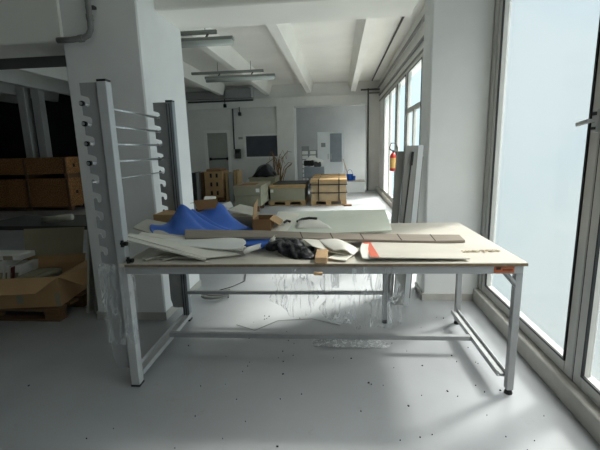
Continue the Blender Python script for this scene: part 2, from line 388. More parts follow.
tag(MB().tube([(1.13, 4.2, 3.71), (1.13, 14.2, 3.71)], .02).build('conduit', 'dark_conduit'), 'dark conduit along the ceiling beside the window wall', 'pipe')
tag(MB().tube([(1.33, 4.2, 3.45), (1.33, 14.2, 3.45)], .03).build('conduit', 'conduit'), 'grey conduit running above the far bay windows', 'pipe')
struct('trim_6', MB().tube([(-13, 6.5, 3.37), (-2.6, 6.5, 3.37)], .035), 'dark_conduit')
t = thing('wall_conduit', 'grey conduit with a bend on the front of the thick white pillar', 'pipe', (-2.0, 3.2, 2.4), world=True)
MB().tube([(-2.24, 3.19, 2.405), (-2.12, 3.19, 2.405), (-2.02, 3.19, 2.412), (-1.975, 3.19, 2.43), (-1.95, 3.19, 2.47), (-1.945, 3.19, 2.55), (-1.95, 3.19, 2.9)], .023, 10).build('pipe', 'conduit', t, smooth=True)
MB().tube([(-2.06, 3.19, 2.408), (-2.02, 3.19, 2.412)], .028, 10).build('coupling', 'conduit', t)
MB().tube([(-1.945, 3.19, 2.54), (-1.946, 3.19, 2.58)], .028, 10).build('coupling', 'conduit', t)
MB().box((-1.98, 3.2, 2.63), (-1.91, 3.24, 2.65)).build('clip', 'dark_conduit', t)

def lamp(x0, x1, y, z, label):
    t = thing('ceiling_lamp', label, 'lamp', ((x0 + x1) / 2, y, z), group='fluorescent lamps under the ceiling ribs', world=True)
    MB().box((x0, y - .05, z - .05), (x1, y + .05, z + .01)).build('lamp_housing', 'lamp', t, bevel=.012)
    MB().tube([(x0 + .02, y, z - .06), (x1 - .02, y, z - .06)], .055, 12).build('tube_cover', 'tube', t, smooth=True)
    MB().box((x0 - .3, y - .03, z + .06), (x1 - .26, y + .03, z + .11)).build('carrier_rail', 'lamp', t)
    for k in (.25, .72):
        xx = x0 + (x1 - x0) * k - .1
        MB().bar((xx, y, z), (xx + .05, y, z + .07), .03, .02).build('bracket', 'dark_conduit', t)
        MB().bar((xx, y, z + .10), (xx, y, 3.42), .008, .008).build('hanger_wire', 'dark_conduit', t)
lamp(-2.75, -1.55, 6.2, 3.17, 'nearer fluorescent lamp, mounted just behind the thick white pillar')
lamp(-2.95, -1.37, 9.0, 3.12, 'farther fluorescent lamp with long carrier rail near the far wall')

# ------------------------------------------------------------------ packing table with roll rack
TB = thing('packing_table', 'large grey steel packing table with cream top and notched roll rack uprights', 'table', (-1.335, 2.222, 0), rz=R(1.2))
HW = .0285
top = MB().box((.0, -.03, .822), (2.385, 1.2, .842)).build('tabletop', 'laminate', TB, bevel=.002)
MB().box((.035, -.033, .823), (2.384, -.0295, .838)).build('chipboard_edge', 'edge', top)
ap = MB().box((.03, -.022, .775), (2.36, .018, .822)).box((.03, .985, .775), (2.36, 1.025, .822)).box((2.33, .018, .775), (2.37, .985, .822)).box((.0, .018, .775), (.04, .985, .822))
ap.build('frame', 'steel', TB, bevel=.003)
def plate(y, xl, dx=0):
    pts = [(dx - .03, y, 1.905), (dx - .03, y, .12), (dx + xl + .02, y, .12)]
    zs = [.79, .901, 1.012, 1.123, 1.234, 1.346, 1.458, 1.569, 1.681, 1.793]
    x = dx + xl
    pts.append((x, y, .2)); 
    for z in zs:
        pts += [(x, y, z - .002), (x + .006, y, z + .006), (x + .016, y, z + .006), (x + .022, y, z - .002), (x + .024, y, z - .016), (x + .034, y, z - .022),
                (x + .046, y, z - .016), (x + .05, y, z), (x + .05, y, z + .022), (x + .042, y, z + .032), (x, y, z + .044)]
    pts.append((x, y, 1.905))
    return MB().prism(pts, (0, .005, 0))
def upright(y, dx, main):
    o = MB().box((dx - HW, y - .0, .012), (dx + HW, y + .06, 1.905)).build('upright', main, TB, bevel=.003)
    plate(y + .028, -.145, dx).build('hook_plate', 'steel', o)
    MB().box((dx - HW, y, 1.905), (dx + HW, y + .06, 1.918)).build('end_cap', 'black', o, bevel=.003)
    MB().box((dx - .03, y - .002, 0), (dx + .03, y + .062, .012)).build('foot', 'black', o)
    return o
u1 = upright(0, -.0, 'steel_light'); u2 = upright(1.0, -.02, 'groove')
MB().box((-.042, .998, .02), (-.034, 1.0, 1.89)).box((-.022, .998, .02), (-.014, 1.0, 1.89)).box((-.002, .998, .02), (.0, 1.0, 1.89)).build('groove_strip', 'dark_conduit', u2)
def leg(x, y, z1=.775, w=.042):
    o = MB().box((x - w / 2, y - w / 2, .03), (x + w / 2, y + w / 2, z1)).build('leg', 'steel', TB, bevel=.003)
    MB().tube([(x, y, 0), (x, y, .008), (x, y, .03)], [.024, .024, .017], 10).build('foot', 'black', o)
leg(2.356, .02, .822); leg(2.348, 1.0); leg(1.74, 1.01)
def channel(x0, x1, y0, y1, z0, z1):
    return MB().box((x0, y0, z0), (x1, y1, z0 + .006)).box((x0, y0, z0 + .006), (x0 + .006, y1, z1)).box((x1 - .006, y0, z0 + .006), (x1, y1, z1))
ch = channel(2.29, 2.35, .04, .98, .10, .135); ch.bar((2.32, .04, .112), (2.32, .98, .112), .02, .012); ch.build('foot_rail', 'steel_light', TB)
channel(-.05, .03, .06, 1.0, .05, .085).build('foot_rail', 'steel_light', TB)
MB().box((.03, .50, .095), (2.30, .54, .13)).build('stretcher', 'steel', TB, bevel=.003)
MB().box((.0, 1.0, .255), (1.74, 1.03, .285)).build('rear_stretcher', 'steel', TB, bevel=.003)
MB().bar((2.262, -.005, .79), (2.34, -.005, .70), .006, .03, up=(0, 1, 0)).bar((2.262, -.006, .79), (2.34, -.006, .70), .03, .004, up=(0, 1, 0)).build('corner_brace', 'steel', TB)
tg = MB().box((2.205, -.0255, .782), (2.315, -.0222, .818)).build('rating_label', 'orange', TB); tg['label'] = 'rust orange rating label on the table edge'
MB().box((2.215, -.027, .80), (2.24, -.0256, .815)).box((2.25, -.027, .797), (2.305, -.0256, .803)).build('print', 'debris', tg)
for (x, z) in ((.036, .965), (.062, .86)):
    k = MB().tube([(x - .022, -.012, z), (x + .004, -.012, z)], .008, 8).tube([(x - .01, -.012, z - .02), (x - .01, -.012, z + .02)], [.012, .009], 8).tube([(x + .004, -.012, z), (x + .02, -.012, z)], .014, 8)
    k.build('clamp_knob', 'black', TB)
# torn patch of the laminate at the end near the window
def torn():
    pts = []; n = 26
    for i in range(n): pts.append((2.02 + .31 * i / (n - 1), .235 + .012 * random.random() - .006 + .03 * i / n, .8425))
    back = [(p[0], p[1] - (.015 + .028 * random.random()), .8425) for p in reversed(pts)]
    return MB().prism(pts + back, (0, 0, .0012))
torn().build('torn_patch', 'chip', top)['label'] = 'torn patch baring brown chipboard'
sv = MB()
for i in range(80):
    x = 2.02 + .32 * random.random(); y = .178 + .034 * random.random() + .03 * (x - 2.02) / .31; a = random.random() * 6.3; l = .006 + .012 * random.random()
    sv.bar((x, y, .8445), (x + l * math.cos(a), y + l * math.sin(a), .848 + .004 * random.random()), .007, .003)
sv.build('splinters', 'shavings', top)['kind'] = 'stuff'
for i, (z, lab) in enumerate(((1.793, 'topmost thin steel roll bar in the rack notches'), (1.681, 'second thin steel roll bar from the top of the rack'), (1.569, 'third thin steel roll bar from the top of the rack'), (1.458, 'fourth thin steel roll bar from the top of the rack'), (1.346, 'lowest thin steel roll bar in the rack notches'))):
    a = TB.matrix_basis @ Vector((-.111, -.015, z - .008)); b = TB.matrix_basis @ Vector((-.131, 1.05, z - .008))
    t = thing('roll_bar', lab, 'bar', ((a + b) / 2), group='steel roll bars in the rack', world=True)
    MB().tube([a, b], .0085 if i < 4 else .005, 10).build('bar', 'chrome', t, smooth=True)
    d = (b - a).normalized()
    if i < 4:
        MB().tube([a - d * .015, a], .015, 12).build('end_collar', 'black', t)
        MB().tube([a - d * .024, a - d * .02], .009, 8).build('end_screw', 'chrome', t)
        MB().tube([b, b + d * .012], .013, 12).build('end_collar', 'black', t)

# stretch film round the front upright and hanging under the front edge
def wrapped():
    cs = []
    for k in range(12):
        z = .30 + .54 * k / 11
        c = []
        for q in range(13):
            a = 2 * math.pi * q / 12
            ex = .105 + .012 * math.sin(k * 2.1 + q) ; ey = .055 + .01 * math.sin(k * 1.3 + q * 2)
            if k > 9: ex += .012
            x = -.055 + max(-.098, min(.098, ex * 1.25 * math.cos(a))); y = .03 + max(-.04, min(.04, ey * 1.3 * math.sin(a)))
            c.append((x, y, z))
        cs.append(c)
    return MB().loft(cs, .0015, 2, 2, .008, 16)
o = wrapped(); bmesh.ops.transform(o.bm, matrix=TB.matrix_basis, verts=o.bm.verts)
tag(o.build('stretch_film', 'film', smooth=True), 'clear stretch film wrapped round the lower part of the front rack upright', 'film')
def hang(pxs, y, top, bots, wob):
    rows = []
    for k in range(7):
        f = k / 6
        rows.append([P0(x + dx * f, top + (b - top) * f, y + .03 * math.sin(i * 1.9 + k * .7) + .05 * f) for i, (x, dx, b) in enumerate(zip(pxs, [random.uniform(-6, 10) for _ in pxs], bots))])
    return MB().loft(rows, .0012, 3, 3, wob, 9)
tag(hang([322, 335, 350, 362, 375, 390, 402], 2.22, 268, [318, 322, 324, 328, 326, 330, 322], .02).build('stretch_film', 'film_hang', smooth=True), 'clear crinkled stretch film hanging below the middle of the table front', 'film')
tag(hang([272, 280, 290, 300, 312], 2.24, 268, [300, 312, 318, 316, 300], .015).build('stretch_film', 'film_hang', smooth=True), 'faint clear film hanging under the black polythene bag', 'film')

# ------------------------------------------------------------------ clutter on the table
ZT = .845
def quad(pts, th, m, name, label, cat, group=None, bend=None):
    mb = MB().prism(pts, (0, 0, th)); return tag(mb.build(name, m), label, cat, group)
# long flat strips running from the rack to the front edge
G = 'flat strips and sheets stacked at the rack end'
tag(MB().loft([[(-1.25, 2.70, .85), (-1.0, 2.72, .85), (-.75, 2.74, .85)], [(-1.24, 2.30, .85), (-1.0, 2.30, .85), (-.8, 2.31, .85)]], .006).build('flat_sheet', 'beige_sheet'), 'beige sheet lying flat under the long strips by the rack', 'sheet', G)
tag(MB().bar((-1.20, 2.245, .856), (-1.03, 2.48, .861), .035, .008).build('wood_slat', 'grey_sheet'), 'short pale slat pointing at the lower black clamp knob', 'slat', G)
tag(MB().bar((-1.08, 2.25, .853), (-.95, 2.42, .853), .03, .007).build('wood_slat', 'grey_sheet'), 'short grey slat under the long strips', 'slat', G)
tag(MB().loft([[P(126.5, 240.5, 2.26), P(206, 263.5, 2.245)], [P(126.5, 237.5, 2.29), P(206, 260, 2.28)]], .012, 1, 1).build('packing_strip', 'beige_sheet'), 'lowest narrow cream strip, its end reaching the front edge of the table', 'strip', G)
tag(MB().loft([[P(127, 236, 2.30), P(165, 246.5, 2.29), P(206, 258, 2.28)], [P(130, 233.5, 2.40), P(178, 242, 2.38), P(240, 254.5, 2.36)]], .007, 1, 1).build('packing_sheet', 'cream'), 'long pale sheet with a pointed end lying on the narrow cream strip', 'sheet', G)
tag(MB().loft([[P(138, 235.5, 2.44), P(190, 243.5, 2.41), P(243, 252, 2.39)], [P(142, 233, 2.50), P(192, 239, 2.48), P(246, 247, 2.44)]], .014, 1, 1).build('packing_strip', 'cream'), 'upper long cream strip ending beside the small vinyl roll', 'strip', G)
tag(MB().loft([[P(133, 228, 2.60), P(168, 238, 2.52), P(210, 241, 2.47)], [P(139, 224, 2.72), P(172, 231, 2.66), P(215, 233, 2.6)], [P(147, 219.5, 2.9), P(178, 225, 2.9), P(218, 231, 2.8)]], .008, 2, 2).build('corner_board', 'grey_sheet'), 'pale board with an angled corner under the blue foam tip', 'board', G)
tag(MB().loft([[P(158, 244, 2.34), P(195, 247, 2.34), P(225, 249.5, 2.34), P(240, 248.5, 2.35)], [P(155, 240, 2.40), P(195, 241.5, 2.38), P(229, 242, 2.38), P(246, 243, 2.38)], [P(156, 237.5, 2.46), P(195, 239.5, 2.44), P(228, 238, 2.44), P(243, 239, 2.42)]], .005, 5, 5).build('vinyl_sheet', 'paper', smooth=True), 'white vinyl sheet with a rounded curled end under the taupe strip', 'sheet', G)
tag(MB().loft([[P(244, 251, 2.35) + Vector((0, .02 * math.cos(a), .017 * math.sin(a))) for a in [k * .7 for k in range(10)]], [P(261, 246, 2.45) + Vector((0, .02 * math.cos(a), .017 * math.sin(a))) for a in [k * .7 for k in range(10)]]], .003, 2, 3).build('rolled_sheet', 'white_sheet', smooth=True), 'small curled roll of white vinyl next to the blue foam end', 'roll', G)
# blue foam
tag(MB().loft([
    [P(152, 233, 2.56), P(158, 238, 2.53), P(172, 240.5, 2.51), P(188, 241, 2.51), P(205, 240.5, 2.51), P(224, 239, 2.52), P(246, 238, 2.53)],
    [P(150, 229.5, 2.62), P(159, 232, 2.62), P(170, 232, 2.62), P(183, 229, 2.63), P(198, 232, 2.63), P(220, 235, 2.63), P(246, 236.5, 2.62)],
    [P(150, 226.5, 2.66), P(160, 227.5, 2.68), P(169, 226, 2.70), P(178, 219, 2.72), P(189, 218, 2.73), P(207, 230, 2.73), P(240, 234, 2.72)],
    [P(151, 225, 2.69), P(161, 225.8, 2.73), P(169, 222.5, 2.77), P(175, 214, 2.80), P(180.5, 205.5, 2.82), P(187, 207.5, 2.82), P(212, 229, 2.82)]], .012, 6, 6).build('foam_sheet', 'blue', smooth=True),
    'blue foam sheet with a pointed tip and a raised peak nearest the rack', 'foam sheet', 'crumpled blue foam')
tag(MB().loft([
    [P(190, 213, 2.86), P(203, 223, 2.85), P(214, 228.5, 2.84), P(224, 231.5, 2.83)],
    [P(192, 209.5, 2.88), P(205, 218, 2.87), P(217, 225.5, 2.86), P(229, 230, 2.85)],
    [P(194, 212, 2.91), P(207, 219, 2.90), P(219, 226, 2.89), P(231, 230.5, 2.88)],
    [P(199, 213, 2.96), P(212, 212.5, 2.95), P(226, 221, 2.94), P(238, 230, 2.93)],
    [P(207, 210, 3.02), P(219, 203.5, 3.02), P(231, 217, 3.0), P(246, 229, 3.0)],
    [P(213, 213, 3.12), P(223, 209, 3.12), P(235, 222, 3.12), P(256, 231, 3.08)]], .016, 5, 4).build('foam_sheet', 'blue', smooth=True),
    'folded blue foam sheet sloping down behind the taupe strip', 'foam sheet', 'crumpled blue foam')
tag(MB().loft([[P(238, 238, 2.55), P(250, 240, 2.52), P(262, 241, 2.52), P(272, 240, 2.52)], [P(240, 244, 2.48), P(252, 247, 2.46), P(262, 247, 2.46), P(271, 244, 2.48)]], .03, 5, 5).build('foam_offcut', 'blue', smooth=True),
    'blue foam offcut under the taupe strip beside the black bag', 'foam sheet', 'crumpled blue foam')
# long taupe sample strip
t = thing('sample_strip', 'long taupe strip divided into squares lying across the whole table', 'strip', (-.12, 2.85, .9), world=True)
def strip_pts(px, top, bot): return P(px, top, 2.98), P(px, bot, 2.80)
xs = [(185, 230.5, 239), (225, 231, 238.5), (262, 231.5, 238), (300, 233, 239), (330, 234, 240), (360, 234.5, 240.5), (397, 235, 241.5), (430, 235.5, 242), (459, 236.5, 242)]
fr_ = lambda px: (px - 185) / 274
A = [P(a, b, 2.58 + .32 * fr_(a)) for a, b, c in xs]; B = [P(a + 6 * fr_(a), c, 2.42 + .30 * fr_(a)) for a, b, c in xs]
MB().loft([A, B], .016, 3, 1).build('strip', 'plank', t)
for i in (3, 4, 5, 6, 7):
    MB().bar(A[i] + Vector((0, 0, .0085)), B[i] + Vector((0, 0, .0085)), .006, .002).build('joint', 'debris', t)
# pale green board leaning up over the back edge
t = thing('display_board', 'large pale green board tilted up over the back edge of the table', 'board', (-.06, 3.2, .84), world=True)
bl, br, tr_, tl_ = P(268, 239, 2.9), P(392, 230, 2.95), P(385, 209.5, 3.45), P(278, 211.5, 3.45)
MB().prism([bl, br, tr_, tl_], (0, .003, -.012)).build('board', 'glassboard', t)
MB().prism([P(268, 238.8, 2.895), P(283, 238.3, 2.895), P(300, 214, 3.36), P(281, 212, 3.42)], (0, -.002, .006)).build('margin', 'cream', t)
t = thing('plastic_packet', 'white plastic packet with black edge straps on the pale green board', 'packet', (-.27, 3.15, .93), world=True)
MB().loft([[P(296, 229, 3.05), P(312, 229, 3.05), P(333, 229.5, 3.02)], [P(298, 224, 3.1), P(313, 223, 3.1), P(328, 226, 3.08)], [P(299, 220, 3.2), P(312, 218.5, 3.22), P(318, 220, 3.2)]], .012, 4, 4, .008, 12).build('packet', 'white_sheet', t, smooth=True)
MB().tube([P(297, 221.5, 3.15), P(302, 219, 3.18), P(309, 218, 3.19), P(317, 218.5, 3.17)], .010, 8).build('strap', 'strap', t)
MB().tube([P(284, 222.5, 3.12), P(287, 220.5, 3.14), P(290, 221.5, 3.12)], .010, 8).build('strap', 'strap', t)
tag(MB().box((-.35, 3.2, ZT), (.2, 3.36, .90)).build('low_carton', 'boxgreen', bevel=.003), 'low grey carton propping up the pale green board from below', 'box')
# black bag
bag = MB()
bag.loft([[P(268, 244, 2.55), P(276, 240, 2.55), P(290, 240, 2.55), P(303, 244, 2.5), P(312, 250, 2.5)],
          [P(268, 246, 2.47), P(277, 241, 2.45), P(290, 241.5, 2.44), P(303, 247, 2.42), P(316, 253.5, 2.40)],
          [P(270, 249, 2.42), P(278, 246, 2.38), P(291, 250, 2.36), P(303, 252, 2.33), P(316, 258, 2.33)],
          [P(274, 250, 2.42), P(282, 253, 2.36), P(293, 257, 2.33), P(305, 261, 2.30), P(313, 261, 2.31)]], .02, 7, 7, .03, 19)
tag(bag.build('plastic_bag', 'black_film', smooth=True), 'crumpled black polythene bag beside the timber block', 'bag')
tag(MB().loft([[P(271, 238.5, 2.58), P(275, 236, 2.58), P(279, 238, 2.56)], [P(269, 243, 2.5), P(273, 240, 2.48), P(277, 243, 2.48)], [P(272, 247, 2.46), P(275, 245, 2.45), P(278, 247, 2.45)]], .02, 4, 4).build('film_wad', 'cream', smooth=True), 'pale crumpled end of film at the tip of the black bag', 'film')
# timber block
a = Vector((-.148, 2.215, ZT)); blk = MB().box((-.145, 2.21, ZT), (-.073, 2.42, ZT + .035))
tag(blk.build('timber_block', 'wood', bevel=.003), 'short pale timber block standing out over the table front', 'block')
tag(MB().box((-.15, 2.170, .785), (-.10, 2.196, .80)).build('timber_chip', 'wood'), 'small wood offcut taped to the front edge below the timber block', 'offcut')
# white sheets
G2 = 'loose white sheets beside the timber block'
tag(MB().loft([[P(296, 237, 2.6), P(313, 238, 2.6), P(335, 239, 2.6)], [P(303, 240, 2.52), P(322, 243, 2.5), P(348, 249, 2.48)], [P(312, 246, 2.42), P(330, 252, 2.38), P(352, 255.5, 2.34)]], .004, 5, 5).build('vinyl_sheet', 'cream', smooth=True), 'cream sheet curving down from the taupe strip toward the front', 'sheet', G2)
tag(MB().loft([[P(318, 240, 2.56), P(335, 239, 2.56), P(343, 241, 2.56)], [P(325, 246, 2.44), P(343, 244, 2.42), P(357, 249, 2.42)], [P(334, 251, 2.36), P(345, 250, 2.34), P(353, 256, 2.34)]], .004, 5, 5).build('vinyl_sheet', 'white_sheet', smooth=True), 'white sheet with a rounded fold above the cream one', 'sheet', G2)
tag(MB().loft([[P(327, 258, 2.28), P(338, 260, 2.25), P(346, 261.5, 2.24)], [P(333, 255.5, 2.36), P(345, 257, 2.34), P(354, 254, 2.36)], [P(345, 249, 2.5), P(356, 249, 2.48), P(363, 247, 2.46)]], .004, 5, 5).build('vinyl_sheet', 'cream', smooth=True), 'curled cream sheet rising next to the red-edged board', 'sheet', G2)
tag(MB().loft([[P(362, 258, 2.25), P(367, 259, 2.25), P(371, 258.5, 2.25)], [P(360, 249, 2.4), P(365, 250, 2.4), P(368, 250, 2.4)], [P(362, 243, 2.6), P(366, 243, 2.6), P(369, 243, 2.6)]], .004, 4, 4).build('vinyl_sheet', 'white_sheet', smooth=True), 'narrow white sheet end showing behind the red tape', 'sheet', G2)
# board with the red tape
t = thing('taped_board', 'flat cream board with a red tape along one end', 'board', (.55, 2.4, ZT), world=True)
q = [P(370, 258.5, 2.245), P(470, 261, 2.265), P(452, 244, 2.62), P(362, 242.5, 2.62)]
q = [Vector((p.x, p.y, .855 + .012 * (i in (0, 3)))) for i, p in enumerate(q)]
MB().prism(q, (0, 0, .006)).build('board', 'laminate', t)
d1 = (q[1] - q[0]).normalized() * .055; d2 = (q[2] - q[3]).normalized() * .055
o = .007
MB().prism([q[0] + Vector((.005, 0, o)), q[0] + d1 + Vector((0, 0, o)), q[3] + d2 + Vector((0, 0, o)), q[3] + Vector((.005, 0, o))], (0, 0, .0012)).build('tape', 'red', t)['label'] = 'salmon red tape'
tag(MB().prism([P(354, 231, 3.0), P(361, 231, 3.0), P(364, 234, 2.97), P(357, 234.5, 2.97)], (0, 0, .003)).build('tape_piece', 'red'), 'scrap of red tape lying behind the taupe strip', 'tape')
# open cardboard box
t = thing('cardboard_box', 'small open brown cardboard box with one flap up behind the taupe strip', 'box', (-.6, 3.1, ZT), world=True)
c = .004; x0, x1, y0, y1, z0, z1 = -.675, -.535, 2.98, 3.2, ZT, .97
MB().box((x0, y0, z0), (x1, y1, z0 + c)).box((x0, y0, z0 + c), (x0 + c, y1, z1)).box((x1 - c, y0, z0 + c), (x1, y1, z1)).box((x0 + c, y0, z0 + c), (x1 - c, y0 + c, z1)).box((x0 + c, y1 - c, z0 + c), (x1 - c, y1, z1)).build('carton', 'card_dark', t)
MB().prism([(x0, y0, z1), (x0, y1 - .06, z1), (x0 + .012, y1 - .06, z1 + .14), (x0 + .012, y0 + .01, z1 + .11)], (c, 0, 0)).build('flap', 'card', t)
MB().prism([(x1 - .005, y0, z1), (x1 - .005, y1, z1), (x1 + .07, y1, z1 - .05), (x1 + .07, y0 + .01, z1 - .05)], (0, 0, c)).build('flap', 'card', t)
# flap carton with pads, grey sheet
t = thing('cardboard_box', 'brown carton corner sticking up behind the blue foam', 'box', (-1.1, 3.2, ZT), world=True)
MB().prism([(-1.2, 3.18, ZT), (-1.02, 3.14, ZT), (-1.02, 3.14, 1.05), (-1.2, 3.18, 1.03)], (.03, .14, 0)).build('carton', 'card_dark', t)
MB().prism([P(193.5, 201, 2.97), P(216, 199, 2.97), P(218, 203, 2.93), P(215.5, 208.5, 2.90), P(198, 210, 2.90)], (0, .006, .002)).build('flap', 'card_dark', t)
MB().prism([P(190, 203.5, 3.05), P(205, 200, 3.12), P(216, 199.5, 3.1), P(196, 202.5, 3.0)], (0, .006, .003)).build('flap', 'card_grey', t)
t = thing('white_pad', 'white foam pad lying on the carton behind the blue foam', 'pad', (-1.1, 3.35, 1.07), world=True)
MB().prism([P(204, 201.5, 3.26), P(216, 201.5, 3.26), P(216, 198.5, 3.4), P(205, 198.5, 3.4)], (0, 0, .02)).build('pad', 'paper', t)
tag(MB().prism([P(219, 206, 3.24), P(223, 213, 3.2), P(233, 207, 3.24), P(230, 202, 3.3)], (0, .01, .006)).build('white_pad', 'paper'), 'tilted white card beside the sloping blue foam', 'card')
tag(MB().prism([P(228, 211, 3.18), P(240, 205, 3.35), P(254, 208, 3.35), P(253, 216.5, 3.18)], (0, 0, .008)).build('grey_board', 'grey_sheet'), 'tilted grey board between blue foam and small cardboard box', 'board')
t = thing('carton_stack', 'low pale carton under the tilted grey board', 'box', (-.82, 3.25, ZT), world=True)
MB().box((-.93, 3.16, ZT), (-.70, 3.36, .955)).build('carton', 'boxgreen', t, bevel=.004); MB().box((-.935, 3.155, .93), (-.695, 3.365, .962)).build('lid', 'card_grey', t)
tag(MB().box((-1.50, 3.02, ZT), (-1.24, 3.28, 1.01)).build('cardboard_box', 'card', bevel=.003), 'plain brown carton half buried under the blue foam peak', 'box')

# ------------------------------------------------------------------ floor things by the table
fl = MB().loft([[(-.2, 2.80, .004), (-.1, 2.78, .02), (.1, 2.79, .008), (.36, 2.81, .006)], [(-.22, 2.86, .006), (-.08, 2.87, .05), (.12, 2.87, .03), (.37, 2.86, .006)], [(-.15, 2.95, .004), (-.05, 2.96, .03), (.14, 2.95, .02), (.3, 2.93, .005)]], .002, 4, 4, .012, 14)
tag(fl.build('film_scrap', 'film_scrap', smooth=True), 'crumpled clear film scrap on the floor under the table stretcher', 'film')
cp = []
for k in range(40):
    a = k * .5; r = .13 + .03 * math.sin(k * .37)
    cp.append((-1.34 + r * math.cos(a) + .06, 3.78 + .7 * r * math.sin(a), .012 + .0016 * k))
tag(MB().tube(cp, .008, 6).build('cable_coil', 'cable_light', smooth=True), 'coil of grey cable on the floor behind the rear rack upright', 'cable')
tag(MB().tube([(-1.35, 3.95, .01), (-1.2, 4.1, .012), (-1.1, 4.3, .012), (-1.16, 4.6, .012), (-1.08, 5.0, .012), (-1.12, 5.6, .012)], .005, 6).build('loose_cable', 'cable', smooth=True), 'dark cable trailing along the floor from the pillar', 'cable')
tag(MB().tube([(-.9, 3.15, .008), (-.72, 3.05, .008), (-.55, 3.25, .008), (-.25, 3.3, .008), (.0, 3.18, .008)], .003, 6).build('loose_cable', 'cable_light', smooth=True), 'thin wire curving over the floor under the table', 'cable')
db = MB()
rnd = random.Random(3)
for i in range(90):
    x = rnd.uniform(-.9, 1.15) if i < 66 else rnd.uniform(-2.2, 0); y = rnd.uniform(1.6, 3.4); s_ = rnd.choice((.002, .003, .003, .004, .006)); a = rnd.uniform(0, 6.3)
    db.bar((x, y, .003), (x + s_ * 1.8 * math.cos(a), y + s_ * 1.8 * math.sin(a), .004), s_, .006)
tag(db.build('debris', 'debris'), 'dark crumbs of debris scattered over the grey floor', 'debris', kind='stuff')

# leaning panels against the window pillar
def lean_panel(y0, y1, xb, xt, h, th, label, m='panel'):
    t = thing('leaning_panel', label, 'panel', (xb, (y0 + y1) / 2, 0), group='panels leaning on the window pillar', world=True)
    return t
t = lean_panel(0, 0, .5, 0, 0, 0, 'tall grey panel with white edge leaning against the window pillar')
def slab_face(pb, pt, w, th, h):   # panel facing the camera, leaning sideways in the picture plane
    pass
def leaning(t, xb0, xb1, xt0, xt1, z, y, th, edge):
    MB().prism([(xb0, y, 0), (xb1, y, 0), (xt1, y + .03, z), (xt0, y + .03, z)], (0, th, 0)).build('face_panel', 'panel', t)
    if edge: MB().prism([(xb1, y - .004, 0), (xb1 + .045, y - .004, 0), (xt1 + .045, y + .026, z), (xt1, y + .026, z)], (0, th, 0)).build('edge_band', 'panel_edge', t)
leaning(t, .515, .605, .596, .708, 1.505, 3.66, .06, True)
MB().prism([(.632, 3.655, 1.33), (.655, 3.655, 1.33), (.668, 3.668, 1.45), (.645, 3.668, 1.45)], (0, .01, 0)).build('grip_recess', 'black', t)
MB().bar((.640, 3.662, 1.33), (.555, 3.652, .45), .008, .012).build('joint', 'strap', t)
t = lean_panel(0, 0, .44, 0, 0, 0, 'grey panel standing behind the white-edged panel, nearer the extinguisher')
leaning(t, .44, .51, .535, .598, 1.455, 3.74, .05, False)
t = lean_panel(0, 0, .55, 0, 0, 0, 'dark narrow panel standing between the grey panels and the pillar')
leaning(t, .655, .70, .765, .792, 1.40, 3.84, .05, False)

# ------------------------------------------------------------------ goods in the far bay
def pallet(parent, x0, x1, y0, y1, z0=0., m='pallet', h=.13):
    p = MB()
    for y in (y0, (y0 + y1) / 2 - .05, y1 - .1):
        p.box((x0, y, z0), (x1, y + .1, z0 + .02))
        for x in (x0, (x0 + x1) / 2 - .07, x1 - .14): p.box((x, y, z0 + .02), (x + .14, y + .1, z0 + h - .022))
    n = 5
    for k in range(n):
        yy = y0 + (y1 - y0 - .12) * k / (n - 1); p.box((x0, yy, z0 + h - .022), (x1, yy + .12, z0 + h))
    return p.build('pallet', m, parent) if parent else p
def free_pallet(x0, x1, y0, y1, label, m='pallet', z0=0., h=.13):
    return tag(pallet(None, x0, x1, y0, y1, z0, m, h).build('pallet', m), label, 'pallet')
free_pallet(-1.90, -.90, 10.55, 11.8, 'pale timber pallet under the middle grey green carton')
t = thing('goods_carton', 'grey green carton with timber lid on the middle pallet of the far bay', 'carton', (-1.4, 11.2, .13), world=True)
MB().box((-1.87, 10.57, .13), (-.93, 11.78, .47)).build('carton', 'boxgreen', t, bevel=.01)
MB().box((-1.90, 10.54, .47), (-.90, 11.8, .56)).build('lid_frame', 'pallet', t, bevel=.008)
MB().box((-1.8, 10.7, .56), (-.9, 11.75, .585)).build('cover_sheet', 'strap', t)
MB().box((-1.86, 10.56, .36), (-1.78, 10.572, .44)).build('label_sticker', 'paper', t)
MB().box((-1.87, 10.56, .27), (-.93, 10.569, .29)).build('strap', 'boxgreen', t)
free_pallet(-.76, .19, 10.5, 12.9, 'pale timber pallet under the strapped timber crate')
t = thing('timber_crate', 'strapped pale timber crate on the pallet nearest the windows', 'crate', (-.28, 11.6, .13), world=True)
MB().box((-.75, 10.5, .13), (.18, 12.8, .66)).build('crate_body', 'crate', t, bevel=.008)
MB().box((-.77, 10.48, .62), (.20, 12.82, .69)).build('lid', 'pallet', t, bevel=.008)
for x in (-.56, -.02): MB().box((x, 10.47, .13), (x + .025, 12.83, .70)).build('strap', 'strap', t)
for z in (.33, .545): MB().box((-.78, 10.47, z), (.21, 12.83, z + .02)).build('strap', 'strap', t)
for y in (11.1, 12.0): MB().box((-.78, y, .69), (.21, y + .1, .71)).build('batten', 'pallet', t)
tag(MB().box((.12, 10.3, 0), (.32, 10.5, .035)).build('timber_wedge', 'darkpallet'), 'dark wedge on the floor at the foot of the timber crate', 'wedge')
free_pallet(-2.62, -1.98, 9.55, 10.9, 'pallet under the double stack of grey cartons', 'darkpallet')
t = thing('goods_carton', 'lower grey carton of the double stack near the pillar', 'carton', (-2.2, 10.3, .13), world=True)
MB().box((-2.6, 9.6, .13), (-1.93, 10.95, .40)).build('carton', 'boxgreen', t, bevel=.01); MB().box((-2.6, 9.592, .36), (-1.93, 9.6, .38)).build('tape', 'card_grey', t)
